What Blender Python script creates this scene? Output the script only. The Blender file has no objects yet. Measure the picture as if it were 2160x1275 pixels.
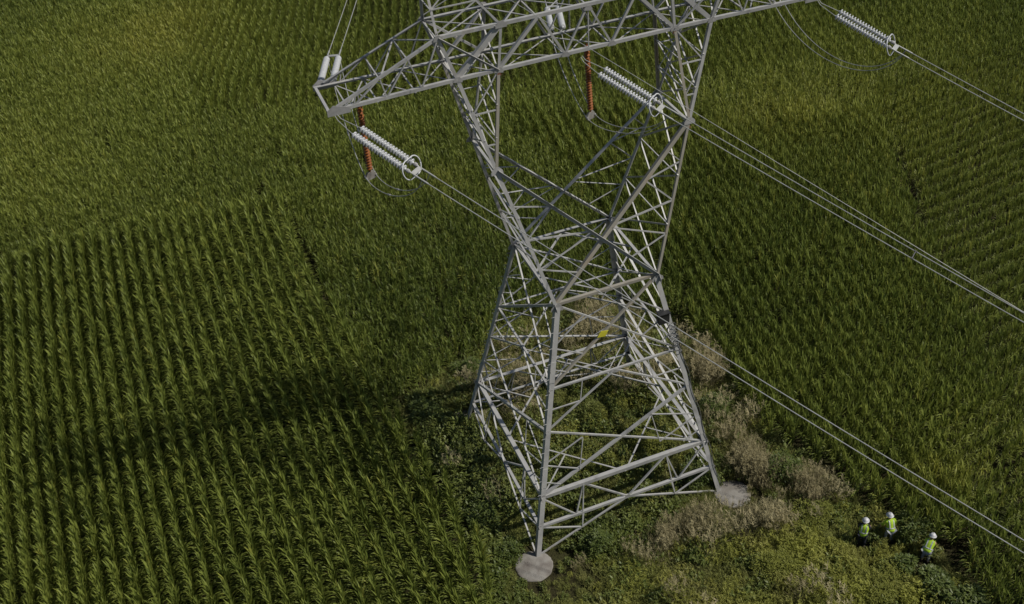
import bpy, math, random
import numpy as np
from mathutils import Vector, Matrix
random.seed(7); RNG = np.random.default_rng(11)
S = 1.1                                    # metres per survey unit
scene = bpy.context.scene; COL = scene.collection
def P(t, l, z): return Vector((t*S, -l*S, z*S))   # t along the crossarm, l along the line, z up
rad = math.radians

# ------------------------------------------------------------------ camera
F, PITCH, ROLL, PSI = 2314.693, .6783128, -.0748203, .3321205
TX, TY, TZ = 3.023544, 35.495795, -38.176551
cp_, sp_ = math.cos(PSI), math.sin(PSI)
cam_pos = P(-(TX*cp_+TY*sp_), -(TX*sp_-TY*cp_), -TZ)
fwd_h = Vector((sp_, cp_, 0)); right0 = Vector((cp_, -sp_, 0))
fwd = fwd_h*math.cos(PITCH)+Vector((0, 0, -math.sin(PITCH)))
up0 = right0.cross(fwd)
cr, sr = math.cos(ROLL), math.sin(ROLL)
Rv = right0*cr+up0*sr; Uv = up0*cr-right0*sr
cd = bpy.data.cameras.new('camera'); cam = bpy.data.objects.new('camera', cd); COL.objects.link(cam)
m = Matrix.Identity(4)
for i in range(3): m[i][0], m[i][1], m[i][2], m[i][3] = Rv[i], Uv[i], -fwd[i], cam_pos[i]
cam.matrix_world = m
cd.sensor_width = 36; cd.lens = 36*F/2160; cd.clip_start = .5; cd.clip_end = 9000
scene.camera = cam
def project(x, y, z):                      # numpy arrays of world metres -> photo pixels (used to limit planting to what can be seen)
    X = x-cam_pos.x; Y = y-cam_pos.y; Z = z-cam_pos.z
    d = X*fwd.x+Y*fwd.y+Z*fwd.z
    return 1080+F*(X*Rv.x+Y*Rv.y+Z*Rv.z)/d, 637.5-F*(X*Uv.x+Y*Uv.y+Z*Uv.z)/d, d

# ------------------------------------------------------------------ materials
def new_mat(name):
    mt = bpy.data.materials.new(name); mt.use_nodes = True
    return mt, mt.node_tree.nodes, mt.node_tree.links, mt.node_tree.nodes['Principled BSDF']
def ramp(nodes, stops):
    r = nodes.new('ShaderNodeValToRGB'); e = r.color_ramp.elements
    e[0].position, e[0].color = stops[0][0], (*stops[0][1], 1)
    e[1].position, e[1].color = stops[-1][0], (*stops[-1][1], 1)
    for p_, c_ in stops[1:-1]:
        n = e.new(p_); n.color = (*c_, 1)
    return r
def noise_mat(name, stops, scale=5, rough=.6, metal=0, detail=4, bump=0, bscale=None, spec=.5):
    mt, N, K, B = new_mat(name)
    tc = N.new('ShaderNodeTexCoord'); nz = N.new('ShaderNodeTexNoise'); nz.inputs['Scale'].default_value = scale
    nz.inputs['Detail'].default_value = detail
    K.new(tc.outputs['Object'], nz.inputs['Vector'])
    r = ramp(N, stops); K.new(nz.outputs['Fac'], r.inputs['Fac']); K.new(r.outputs['Color'], B.inputs['Base Color'])
    B.inputs['Roughness'].default_value = rough; B.inputs['Metallic'].default_value = metal
    B.inputs['Specular IOR Level'].default_value = spec
    if bump:
        n2 = N.new('ShaderNodeTexNoise'); n2.inputs['Scale'].default_value = bscale or scale*3; K.new(tc.outputs['Object'], n2.inputs['Vector'])
        b = N.new('ShaderNodeBump'); b.inputs['Strength'].default_value = bump; b.inputs['Distance'].default_value = .03
        K.new(n2.outputs['Fac'], b.inputs['Height']); K.new(b.outputs['Normal'], B.inputs['Normal'])
    return mt
M = {}
M['steel'] = noise_mat('galvanised_steel', [(.25, (.26, .256, .245)), (.42, (.39, .385, .37)), (.6, (.45, .442, .42)), (.78, (.34, .315, .28))], 1.7, .55, .15, 6)
M['weathered'] = noise_mat('weathered_steel', [(.3, (.27, .25, .205)), (.55, (.34, .315, .26)), (.75, (.32, .25, .17))], 1.1, .65, .1, 6)
M['plate'] = noise_mat('gusset_steel', [(.3, (.31, .303, .29)), (.7, (.40, .39, .375))], 6, .5, .15)
M['rust'] = noise_mat('rusty_steel', [(.35, (.12, .045, .025)), (.6, (.22, .10, .06)), (.8, (.36, .3, .26))], 9, .8, .1)
M['glass'] = noise_mat('pale_insulator', [(.3, (.50, .51, .515)), (.7, (.61, .615, .615))], 8, .3, 0)
M['capmetal'] = noise_mat('insulator_cap_metal', [(.3, (.25, .26, .28)), (.7, (.36, .37, .38))], 12, .5, .3)
M['orange'] = noise_mat('orange_shed', [(.3, (.19, .055, .010)), (.7, (.31, .10, .018))], 5, .45, 0)
M['wire'] = noise_mat('aluminium_wire', [(.3, (.36, .36, .34)), (.7, (.47, .47, .44))], 3, .5, .3)
M['dwire'] = noise_mat('dark_fitting', [(.3, (.10, .10, .09)), (.7, (.17, .17, .16))], 3, .6, .3)
M['concrete'] = noise_mat('concrete', [(.28, (.12, .1, .085)), (.42, (.19, .172, .15)), (.55, (.255, .24, .212)), (.75, (.31, .29, .262))], 1.6, .85, 0, 8, .5, 30)
M['yellow'] = noise_mat('yellow_plate', [(.3, (.55, .5, .03)), (.7, (.65, .6, .06))], 3, .5)
M['black'] = noise_mat('black_plastic', [(.3, (.015, .015, .015)), (.7, (.03, .03, .03))], 5, .5)
M['hivis'] = noise_mat('high_visibility_cloth', [(.3, (.33, .50, .02)), (.7, (.44, .64, .04))], 9, .8)
M['reflect'] = noise_mat('reflective_tape', [(.3, (.42, .43, .43)), (.7, (.5, .51, .51))], 20, .4)
M['helmet'] = noise_mat('white_helmet_shell', [(.3, (.55, .55, .55)), (.7, (.62, .62, .61))], 6, .35)
M['dcloth'] = noise_mat('dark_cloth', [(.3, (.012, .013, .018)), (.7, (.03, .032, .04))], 12, .9)
M['gcloth'] = noise_mat('pale_grey_cloth', [(.3, (.27, .28, .29)), (.7, (.38, .39, .4))], 12, .9)
M['wcloth'] = noise_mat('white_cloth', [(.3, (.55, .55, .54)), (.7, (.66, .66, .65))], 12, .9)
M['skin'] = noise_mat('skin', [(.3, (.40, .24, .17)), (.7, (.48, .3, .22))], 10, .55)
M['boot'] = noise_mat('boot_leather', [(.3, (.03, .022, .015)), (.7, (.06, .045, .03))], 12, .7)

def leaf_mat(name, ca, cb, cdry, rough=.42, trans=.28, spec=.5, own_tone=.5):
    """Leaf: hue from the plant's own tone (0-1) and dryness (0-1), small variation along it; thin, so some light passes."""
    mt, N, K, B = new_mat(name)
    at = N.new('ShaderNodeAttribute'); at.attribute_type = 'INSTANCER'; at.attribute_name = 'tone'
    ad = N.new('ShaderNodeAttribute'); ad.attribute_type = 'INSTANCER'; ad.attribute_name = 'dry'
    geo = N.new('ShaderNodeTexCoord'); nz = N.new('ShaderNodeTexNoise'); nz.inputs['Scale'].default_value = 2.4
    K.new(geo.outputs['Object'], nz.inputs['Vector'])
    a1 = N.new('ShaderNodeMath'); a1.operation = 'MULTIPLY_ADD'; a1.inputs[1].default_value = 1.3; a1.inputs[2].default_value = own_tone-.65-.0
    K.new(nz.outputs['Fac'], a1.inputs[0])
    a2 = N.new('ShaderNodeMath'); a2.operation = 'ADD'; a2.use_clamp = True
    K.new(a1.outputs[0], a2.inputs[0]); K.new(at.outputs['Fac'], a2.inputs[1])
    mx = N.new('ShaderNodeMix'); mx.data_type = 'RGBA'; mx.inputs['A'].default_value = (*ca, 1); mx.inputs['B'].default_value = (*cb, 1)
    K.new(a2.outputs[0], mx.inputs['Factor'])
    m2 = N.new('ShaderNodeMix'); m2.data_type = 'RGBA'; m2.inputs['B'].default_value = (*cdry, 1)
    K.new(ad.outputs['Fac'], m2.inputs['Factor']); K.new(mx.outputs['Result'], m2.inputs['A'])
    K.new(m2.outputs['Result'], B.inputs['Base Color'])
    B.inputs['Roughness'].default_value = rough; B.inputs['Specular IOR Level'].default_value = spec
    tr = N.new('ShaderNodeBsdfTranslucent'); K.new(m2.outputs['Result'], tr.inputs['Color'])
    ms = N.new('ShaderNodeMixShader'); ms.inputs[0].default_value = trans
    K.new(B.outputs[0], ms.inputs[1]); K.new(tr.outputs[0], ms.inputs[2]); K.new(ms.outputs[0], N['Material Output'].inputs['Surface'])
    return mt
M['corn'] = leaf_mat('corn_leaf', (.099, .138, .025), (.262, .302, .058), (.42, .41, .08), .5, .36, .36, .1)
M['weed'] = leaf_mat('weed_leaf', (.15, .172, .04), (.33, .34, .09), (.34, .29, .15), .6, .32, .3, .1)
M['gold'] = leaf_mat('yellow_green_weed', (.19, .205, .036), (.42, .43, .085), (.34, .28, .12), .6, .32, .3, .1)
M['dark_leaf'] = leaf_mat('bush_leaf', (.085, .12, .026), (.21, .245, .055), (.3, .25, .1), .5, .3, .4, .2)
M['straw'] = leaf_mat('dry_grass', (.23, .20, .10), (.44, .385, .215), (.30, .235, .13), .8, .25, .2, .3)
M['stalk'] = noise_mat('green_stalk', [(.3, (.05, .07, .02)), (.7, (.09, .11, .035))], 5, .6)
M['wood'] = noise_mat('shrub_stem', [(.3, (.06, .045, .03)), (.7, (.11, .085, .055))], 8, .8)

def ground_material():
    mt, N, K, B = new_mat('field_soil')
    tc = N.new('ShaderNodeTexCoord')
    n1 = N.new('ShaderNodeTexNoise'); n1.inputs['Scale'].default_value = .35; n1.inputs['Detail'].default_value = 12
    n2 = N.new('ShaderNodeTexNoise'); n2.inputs['Scale'].default_value = 9; n2.inputs['Detail'].default_value = 8
    K.new(tc.outputs['Object'], n1.inputs['Vector']); K.new(tc.outputs['Object'], n2.inputs['Vector'])
    r = ramp(N, [(.3, (.030, .024, .014)), (.5, (.045, .042, .018)), (.7, (.05, .06, .02))]); K.new(n1.outputs['Fac'], r.inputs['Fac'])
    r2 = ramp(N, [(.3, (.5, .5, .5)), (.7, (1.3, 1.3, 1.2))]); K.new(n2.outputs['Fac'], r2.inputs['Fac'])
    mx = N.new('ShaderNodeMix'); mx.data_type = 'RGBA'; mx.blend_type = 'MULTIPLY'; mx.inputs['Factor'].default_value = 1
    K.new(r.outputs['Color'], mx.inputs['A']); K.new(r2.outputs['Color'], mx.inputs['B']); K.new(mx.outputs['Result'], B.inputs['Base Color'])
    B.inputs['Roughness'].default_value = .95; B.inputs['Specular IOR Level'].default_value = .1
    b = N.new('ShaderNodeBump'); b.inputs['Distance'].default_value = .08; K.new(n2.outputs['Fac'], b.inputs['Height']); K.new(b.outputs['Normal'], B.inputs['Normal'])
    return mt
M['ground'] = ground_material()

# ------------------------------------------------------------------ mesh helpers
class MB:
    def __init__(s): s.v = []; s.f = []
    def add(s, vs, fs):
        o = len(s.v); s.v += [tuple(v) for v in vs]; s.f += [tuple(i+o for i in f) for f in fs]
    def loft(s, rings, cap=True, closed=True):
        n = len(rings[0]); vs = [v for r in rings for v in r]; fs = []
        for k in range(len(rings)-1):
            for i in range(n if closed else n-1):
                j = (i+1) % n
                fs.append((k*n+i, k*n+j, (k+1)*n+j, (k+1)*n+i))
        if cap: fs.append(tuple(range(n-1, -1, -1))); fs.append(tuple((len(rings)-1)*n+i for i in range(n)))
        s.add(vs, fs)
    def tube(s, pts, r, n=6):
        pts = [Vector(p) for p in pts]; rr = r if hasattr(r, '__len__') else [r]*len(pts); rings = []
        ref = None
        for i, p in enumerate(pts):
            d = (pts[min(i+1, len(pts)-1)]-pts[max(i-1, 0)]).normalized()
            if ref is None: ref = d.orthogonal().normalized()
            u = (ref-d*ref.dot(d)).normalized(); w = d.cross(u); ref = u
            rings.append([p+(u*math.cos(6.2832*k/n)+w*math.sin(6.2832*k/n))*rr[i] for k in range(n)])
        s.loft(rings)
    def lathe(s, a, b, prof, n=12):
        """prof: list of (distance along a->b, radius)"""
        a = Vector(a); b = Vector(b); d = (b-a).normalized(); u = d.orthogonal().normalized(); w = d.cross(u)
        s.loft([[a+d*q+(u*math.cos(6.2832*k/n)+w*math.sin(6.2832*k/n))*max(r, .001) for k in range(n)] for q, r in prof])
    def box(s, c, x, y, z):
        c, x, y, z = Vector(c), Vector(x), Vector(y), Vector(z)
        vs = [c+x*i+y*j+z*k for k in (-.5, .5) for j in (-.5, .5) for i in (-.5, .5)]
        s.add(vs, [(0, 2, 3, 1), (4, 5, 7, 6), (0, 1, 5, 4), (2, 6, 7, 3), (0, 4, 6, 2), (1, 3, 7, 5)])
    def poly(s, pts, n, th):
        n = Vector(n).normalized()*th*.5; s.loft([[Vector(p)-n for p in pts], [Vector(p)+n for p in pts]])
    def angle(s, a, b, d1, d2, w, th=None):
        """L-section steel member from a to b; flanges along d1 and d2"""
        a, b, d1, d2 = Vector(a), Vector(b), Vector(d1), Vector(d2); ax = (b-a).normalized()
        d1 = (d1-ax*d1.dot(ax)).normalized(); d2 = (d2-ax*d2.dot(ax)).normalized(); th = th or max(.012, w*.1)
        pr = [(0, 0), (w, 0), (w, th), (th, th), (th, w), (0, w)]
        s.loft([[q+d1*x+d2*y for x, y in pr] for q in (a, b)])
    def build(s, name, mat, parent=None, smooth=False):
        me = bpy.data.meshes.new(name); me.from_pydata(s.v, [], s.f); me.materials.append(M[mat])
        if smooth: me.polygons.foreach_set('use_smooth', [True]*len(me.polygons))
        o = bpy.data.objects.new(name, me); COL.objects.link(o)
        if parent:
            o.parent = parent; o.matrix_parent_inverse = parent.matrix_world.inverted()
        return o
def tag(o, label=None, cat=None, group=None, kind=None):
    if label: o['label'] = label
    if cat: o['category'] = cat
    if group: o['group'] = group
    if kind: o['kind'] = kind
    return o
def empty(name, loc, label, cat, group=None, rz=0):
    o = bpy.data.objects.new(name, None); COL.objects.link(o)
    o.matrix_world = Matrix.Translation(Vector(loc)) @ Matrix.Rotation(rz, 4, 'Z'); o.empty_display_size = .3
    return tag(o, label, cat, group)

# ------------------------------------------------------------------ the tower
tower = empty('transmission_tower', (0, 0, 0), 'tall galvanised steel lattice pylon with a pinched waist standing in the maize', 'pylon')
AT, AL, WT, WL, HW = 4.5, 4.4986, 2.2026, 2.2261, 11.5107
H0, H1, M1, H2 = 1.475, 2.923, 6.02, 7.9
ET, EL, HE = 3.8325, 1.2637, 17.4884
BI, BO, BL, HB = 3.3313, 4.7992, .8249, 21.0962
TT, TL_, OT, HT = 9.3046, .9583, 5.3367, 22.7027
CN = {'F': (-1, 1), 'R': (1, 1), 'L': (-1, -1), 'B': (1, -1)}
def leg(z, c):
    s, q = CN[c]; k = z/HW; return P(s*(AT+(WT-AT)*k), q*(AL+(WL-AL)*k), z)
def E_(c): s, q = CN[c]; return P(s*ET, q*EL, HE)
def N4(c, t, l, z): s, q = CN[c]; return P(s*t, q*l, z)
FACES = [('F', 'R', Vector((0, -1, 0))), ('R', 'B', Vector((1, 0, 0))), ('B', 'L', Vector((0, 1, 0))), ('L', 'F', Vector((-1, 0, 0)))]
_k = [0]
def brace(a, b, nrm, w, mb=None, name=None, mat='steel', flip=False, setin=0.0, outer=False):
    """angle steel lying in a face whose outward normal is nrm; each member sits a few mm deeper than the last so flanges never share a plane"""
    _k[0] += 1; off = nrm*(-.004*(_k[0] % 9)-setin)
    a, b = Vector(a)+off, Vector(b)+off; ax = (b-a).normalized(); side = ax.cross(nrm).normalized()
    if side.z > 0: side = -side
    if flip: side = -side
    w *= .86; own = mb is None
    if own: mb = MB()
    mb.angle(a-side*w*.5, b-side*w*.5, side, nrm if outer else -nrm, w)
    if own: return mb.build(name, mat, tower)
def mid(a, b, k=.5): return Vector(a)+(Vector(b)-Vector(a))*k
def gusset(c, nrm, r, rot=0, mat='plate', sx=1.0, sy=1.0):
    nrm = Vector(nrm).normalized(); u = Vector((0, 0, 1)).cross(nrm).normalized() if abs(nrm.z) < .9 else Vector((1, 0, 0)); v = nrm.cross(u)
    c = Vector(c)+nrm*(.006+.001*(_k[0]%5)); _k[0] += 1
    r *= .8; sh = [(-1.05, -.55), (1.05, -.55), (1.0, .05), (.35, .72), (-.4, .65), (-1.0, 0)]
    rot = (rot-.3)*.5; ca, sa = math.cos(rot), math.sin(rot)
    mb = MB(); mb.poly([c+u*((x*ca-y*sa)*r*sx)+v*((x*sa+y*ca)*r*sy) for x, y in sh], nrm, .014)
    return mb.build('gusset_plate', mat, tower)

for c in CN:                                          # legs
    s, q = CN[c]; mb = MB(); a = leg(-.25, c); b = leg(HW, c); o = Vector((s, -q, 0))*.02
    mb.angle(a+o, b+o, Vector((-s, 0, 0)), Vector((0, q, 0)), .235, .022)
    for hz in (3.9, 8.7):                             # bolted splices
        mb.angle(leg(hz-.45, c)+o*2.2, leg(hz+.45, c)+o*2.2, Vector((-s, 0, 0)), Vector((0, q, 0)), .25, .02)
    lg = mb.build('leg', 'steel', tower)
    if c in 'FL':
        for i in range(26):
            z = 2.8+i*.33; a = leg(z, c)+o; d = Vector((s, 0, 0)) if i % 2 else Vector((0, -q, 0))
            sb = MB(); sb.tube([a, a+d*.17], .012, 5); sb.build('step_bolt', 'steel', lg)
for a, b, n in FACES:                                 # body faces
    nn = n
    f0, f1 = leg(0, a), leg(0, b)
    h0a, h0b, h1a, h1b = leg(H0, a), leg(H0, b), leg(H1, a), leg(H1, b)
    m1a, m1b, h2a, h2b, wa, wb = leg(M1, a), leg(M1, b), leg(H2, a), leg(H2, b), leg(HW, a), leg(HW, b)
    m0, mh1, mh2 = mid(h0a, h0b), mid(h1a, h1b), mid(h2a, h2b)
    brace(h0a, h0b, n, .16, name='horizontal_beam'); brace(h1a, h1b, n, .23, name='horizontal_beam')
    brace(h2a, h2b, n, .11, name='horizontal_beam'); brace(wa, wb, n, .16, name='horizontal_beam', mat='weathered' if a == 'F' else 'steel')
    brace(f0, m0, n, .085, name='diagonal_brace'); brace(f1, m0, n, .085, name='diagonal_brace')
    brace(h1a, m1b, n, .145, name='diagonal_brace'); brace(h1b, m1a, n, .09, name='diagonal_brace')
    brace(m1a, mh2, n, .085, name='diagonal_brace'); brace(m1b, mh2, n, .085, name='diagonal_brace')
    brace(h2a, wb, n, .125, name='diagonal_brace', mat='weathered' if a == 'F' else 'steel'); brace(h2b, wa, n, .085, name='diagonal_brace')
    B2 = lambda p, q_, w=.058: brace(p, q_, n, w, lat)
    for (fa, ha, hb_, sgn) in ((f0, h0a, h1a, 0), (f1, h0b, h1b, 1)):   # leg extension
        lat = MB(); q0 = mid(fa, m0); B2(q0, ha, .07); B2(q0, mid(ha, m0)); B2(hb_, mid(ha, m0, .42), .075)
        B2(mid(ha, m0, .42), mid(hb_, mh1, .5), .075); B2(mid(hb_, mh1, .5), m0, .09); B2(q0, mid(hb_, mh1, .5), .06)
        lat.build('leg_bracing', 'steel', tower)
    X1 = mid(h1a, m1b, .5)
    for (h, m_, xh, xm) in ((h1a, m1a, 0, 0), (h1b, m1b, 0, 0)):
        lat = MB(); lq = mid(h, m_, .5); B2(lq, mid(m_, X1, .52)); B2(lq, mid(h, X1, .52)); B2(mid(m_, X1, .52), mid(h, X1, .52), .045)
        B2(mid(h, m_, .25), mid(h, X1, .26), .045)
        lat.build('face_bracing', 'steel', tower)
    for m_, h_, o_ in ((m1a, h2a, h2b), (m1b, h2b, h2a)):
        lat = MB(); B2(mid(m_, h_, .5), mid(m_, mh2, .5)); B2(h_+(o_-h_)*.25, mid(m_, mh2, .5), .045); lat.build('face_bracing', 'steel', tower)
    X2 = mid(h2a, wb, .58)
    for (h, w_) in ((h2a, wa), (h2b, wb)):
        lat = MB(); lq = mid(h, w_, .5); B2(lq, mid(w_, X2, .5)); B2(lq, mid(h, X2, .55)); B2(mid(h, w_, .25), mid(h, X2, .28), .045)
        lat.build('face_bracing', 'steel', tower)
    for q_, r in ((h1a, .24), (h1b, .24), (h0a, .17), (h0b, .17), (m1a, .16), (m1b, .16), (h2a, .18), (h2b, .18), (wa, .34), (wb, .34), (m0, .17), (mh2, .16)):
        if a in 'FL' or r > .2: gusset(q_+(mid(a and leg(5, a), leg(5, b))-q_).normalized()*r*.45, n, r, random.random())
    if a == 'F': gusset(mid(wa, wb), n, .2, sx=1.5, sy=.6, mat='weathered')
for z, w in ((H1, .085), (H2, .07), (HW, .085)):       # horizontal diaphragms: diamond between the beam middles
    mb = MB(); up = Vector((0, 0, 1)); mm = {a+b: mid(leg(z, a), leg(z, b)) for a, b, n in FACES}
    ks = ['FR', 'RB', 'BL', 'LF']
    for i in range(4): brace(mm[ks[i]], mm[ks[(i+1) % 4]], up, w, mb, setin=.05)
    for i, c in enumerate('RBLF'): brace(mid(mm[ks[i]], mm[ks[(i+1) % 4]]), leg(z, c), up, w*.75, mb, setin=.05)
    mb.build('plan_bracing', 'steel', tower)
# waist to elbows
for q, a, b, n in ((1, 'F', 'R', Vector((0, -1, 0))), (-1, 'L', 'B', Vector((0, 1, 0)))):
    wa, wb, ea, eb = leg(HW, a), leg(HW, b), E_(a), E_(b)
    nn = (ea-wa).cross(eb-wa).normalized()
    if nn.dot(n) < 0: nn = -nn
    brace(wa, ea, nn, .17, name='waist_chord', flip=q < 0); brace(wb, eb, nn, .13 if q > 0 else .19, name='waist_chord', mat='weathered' if q > 0 else 'steel')
    brace(wa, eb, nn, .2, name='cross_diagonal', mat='weathered' if q > 0 else 'steel'); brace(wb, ea, nn, .17, name='cross_diagonal', outer=q > 0)
    X = mid(wa, eb, (WT)/(WT+ET)); lat = MB(); B2 = lambda p, q_, w=.075: brace(p, q_, nn, w, lat)
    for w_, e in ((wa, ea), (wb, eb)):
        c1, c2, c3 = mid(w_, e, .28), mid(w_, e, .5), mid(w_, e, .75)
        B2(c1, mid(w_, X, .5), .06); B2(c1, mid(X, e, .1), .06); B2(c2, mid(X, e, .12)); B2(c2, mid(X, e, .5)); B2(c3, mid(X, e, .5), .06); B2(c3, mid(X, e, .75), .05)
    lat.build('waist_bracing', 'steel', tower)
    for p_, r in ((ea, .3), (eb, .3)): gusset(p_, nn, r, .4)
    gusset(eb+P(0, 0, -.25), nn, .1, 0, 'rust')
    # window columns
    for c, sg in ((a, -1), (b, 1)):
        e, i_, u = E_(c), P(sg*BI, q*BL, HB), P(sg*BO, q*BL, HB)
        n2 = (i_-e).cross(u-e).normalized()
        if n2.dot(n) < 0: n2 = -n2
        brace(e, i_, n2, .14, name='window_chord', mat='weathered' if (sg == 1 or q == 1) else 'steel'); brace(e, u, n2, .16, name='window_chord', flip=(q < 0 and sg < 0))
        lat = MB()
        for k0, k1 in ((.28, .28), (.62, .62)): brace(mid(e, i_, k0), mid(e, u, k1), n2, .06, lat)
        brace(mid(e, i_, .28), mid(e, u, .62), n2, .05, lat); brace(mid(e, u, .62), i_, n2, .06, lat)
        lat.build('window_bracing', 'steel', tower)
        if c in 'FR': gusset(i_+P(0, 0, -.14), n, .11, 0, 'rust')
for sg, fr, bk in ((-1, 'F', 'L'), (1, 'R', 'B')):    # side lattices between front and back
    wf, wk, ef, ek = leg(HW, fr), leg(HW, bk), E_(fr), E_(bk); n = Vector((sg, 0, -.3)).normalized(); lat = MB()
    ks = [0, .34, .66, 1]
    for j in range(3):
        a0, b0, a1, b1 = mid(wf, ef, ks[j]), mid(wk, ek, ks[j]), mid(wf, ef, ks[j+1]), mid(wk, ek, ks[j+1])
        brace(a0, b1, n, .08, lat); brace(b0, a1, n, .08, lat)
        if j: brace(a0, b0, n, .07, lat)
    lat.build('side_bracing', 'steel', tower)
    up = Vector((0, 0, 1)); brace(ef, ek, up, .13, name='elbow_beam')
    for nmx, tt in (('o', BO), ('i', BI)):
        tf, tk = P(sg*tt, BL, HB), P(sg*tt, -BL, HB); lat = MB(); n = Vector((sg if nmx == 'o' else -sg, 0, 0))
        ks = [0, .34, .67, 1]
        for j in range(3):
            a0, b0, a1, b1 = mid(ef, tf, ks[j]), mid(ek, tk, ks[j]), mid(ef, tf, ks[j+1]), mid(ek, tk, ks[j+1])
            brace(a0, b1, n, .06 if nmx == 'i' else .075, lat)
            if nmx == 'o': brace(b0, a1, n, .075, lat)
            if j: brace(a0, b0, n, .055, lat)
        lat.build('side_bracing', 'steel', tower)
# crossarm
up = Vector((0, 0, 1)); YU = Vector((0, -1, 0))
for q in (1, -1):
    n = Vector((0, -q, 0)); l = q*BL
    bc = MB(); pts = [P(-TT, q*TL_, HB), P(-BO, l, HB), P(BO, l, HB), P(TT, q*TL_, HB)]
    for a, b in zip(pts[:-1], pts[1:]): brace(a-(b-a).normalized()*.01, b+(b-a).normalized()*.01, n, .15, bc)
    bc.build('crossarm_bottom_chord', 'steel', tower)
    tpL, tpR = P(-OT, l, HT), P(OT, l, HT)
    brace(tpL, tpR, n, .15, name='crossarm_top_chord')
    for sg, tp in ((-1, tpL), (1, tpR)):
        tip = P(sg*(TT-.35), q*TL_, HB+.1)
        brace(tip, tp, n, .12, name='arm_top_chord')
        # outer window chord carries on up to the top chord, then to the earth wire peak
        brace(P(sg*BO, l, HB), tp, n, .14, name='crossarm_post')
        pk = P(sg*5.5, 0, 25.65)
        brace(tp, pk, n, .11, name='peak_chord')
        brace(P(sg*3.15, l, HT), pk, n, .08, name='peak_chord')
        lat = MB()
        bp = [P(sg*(BO+(TT-BO)*k), l+(q*TL_-l)*k, HB) for k in (0, .28, .55, .8)]
        tq = [mid(tp, tip, k) for k in (0, .3, .58, .82)]
        for j in range(3): brace(bp[j+1], tq[j], n, .065, lat); brace(bp[j+1], tq[j+1], n, .055, lat)
        brace(P(sg*(TT-.5), q*TL_, HB), tq[3], n, .05, lat)
        lat.build('arm_bracing', 'steel', tower)
        # webs of the middle truss
        i_ = P(sg*BI, l, HB); u = P(sg*BO, l, HB); T1 = P(sg*3.15, l, HT); T2 = P(sg*1.8, l, HT); b1 = P(sg*.88, l, HB); T3 = P(0, l, HT)
        brace(u, T1, n, .2, name='crossarm_web', setin=.03); brace(i_, tp, n, .10, name='crossarm_web', outer=True); brace(i_, T1, n, .12, name='crossarm_web', flip=True)
        brace(i_, T2, n, .15, name='crossarm_web'); brace(T2, b1, n, .11, name='crossarm_web'); brace(b1, T3, n, .09, name='crossarm_web')
        for p_, r in ((T1, .27), (i_, .22), (u, .22), (b1, .2), (tp, .22)): gusset(p_, n, r, random.random()*.6)
    brace(P(0, l, HB), P(0, l, HT), n, .05, name='crossarm_web'); gusset(P(0, l, HT-.12), n, .2)
# plan bracing of the crossarm, bottom and top, and cross frames
for z, seq, nm in ((HB, [-8.6, -7.6, -6.3, -BO, -BI, -.88, .88, BI, BO, 6.3, 7.6, 8.6], 'bottom'), (HT, [-OT, -3.15, -1.8, 0, 1.8, 3.15, OT], 'top')):
    mb = MB()
    for j, (t0, t1) in enumerate(zip(seq[:-1], seq[1:])):
        def yy(t): return BL if abs(t) < BO else BL+(TL_-BL)*(abs(t)-BO)/(TT-BO)
        brace(P(t0, yy(t0), z), P(t1, -yy(t1), z), up, .06, mb, setin=.04); brace(P(t0, -yy(t0), z), P(t1, yy(t1), z), up, .06, mb, setin=.04)
        brace(P(t0, yy(t0), z), P(t0, -yy(t0), z), up, .06, mb, setin=.04)
    brace(P(seq[-1], BL, z), P(seq[-1], -BL, z), up, .06, mb, setin=.04)
    mb.build('crossarm_plan_bracing', 'steel', tower)
for sg in (-1, 1):
    brace(P(sg*TT, TL_, HB), P(sg*TT, -TL_, HB), Vector((sg, 0, 0)), .12, name='arm_tip_beam')
    for t0 in (BO, BI):
        mb = MB()
        for a, b in ((1, -1), (-1, 1)): brace(P(sg*t0, a*BL, HB), P(sg*(t0 if t0 != BO else OT-.05), b*BL, HT), Vector((-sg, 0, 0)), .06, mb)
        mb.build('cross_frame', 'steel', tower)
    mb = MB()
    for k in (.3, .58): 
        tp = OT+(TT-.35-OT)*k; z = HT+(HB+.1-HT)*k; yl = BL+(TL_-BL)*k
        brace(P(sg*tp, yl, z), P(sg*tp, -yl, z), up, .055, mb)
        brace(P(sg*OT, BL, HT), P(sg*tp, -yl, z), up, .055, mb) if k == .3 else brace(P(sg*(OT+(TT-.35-OT)*.3), -BL, HT+(HB+.1-HT)*.3), P(sg*tp, yl, z), up, .055, mb)
    mb.build('cross_frame', 'steel', tower)
    mb = MB(); pk = P(sg*5.5, 0, 25.65)
    for k in (.3, .55, .78):
        for q in (1, -1):
            a = mid(P(sg*OT, q*BL, HT), pk, k); b = mid(P(sg*3.15, q*BL, HT), pk, k); a2 = mid(P(sg*OT, q*BL, HT), pk, k-.25)
            brace(a, b, Vector((0, -q, 0)), .05, mb); brace(a2, b, Vector((0, -q, 0)), .05, mb)
        brace(mid(P(sg*OT, BL, HT), pk, k), mid(P(sg*OT, -BL, HT), pk, k), up, .05, mb)
    mb.build('peak_bracing', 'steel', tower)
    for q in (1, -1):                                # plates the insulators hang from
        mb = MB(); mb.poly([P(sg*(TT-.75), q*(TL_+.03), HB-.14), P(sg*(TT+.02), q*(TL_+.03), HB-.14), P(sg*(TT+.02), q*(TL_+.03), HB+.05), P(sg*(TT-.2), q*(TL_+.03), HB+.22), P(sg*(TT-.75), q*(TL_+.03), HB+.05)], (0, 1, 0), .02)
        mb.build('hanger_plate', 'plate', tower)
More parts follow.
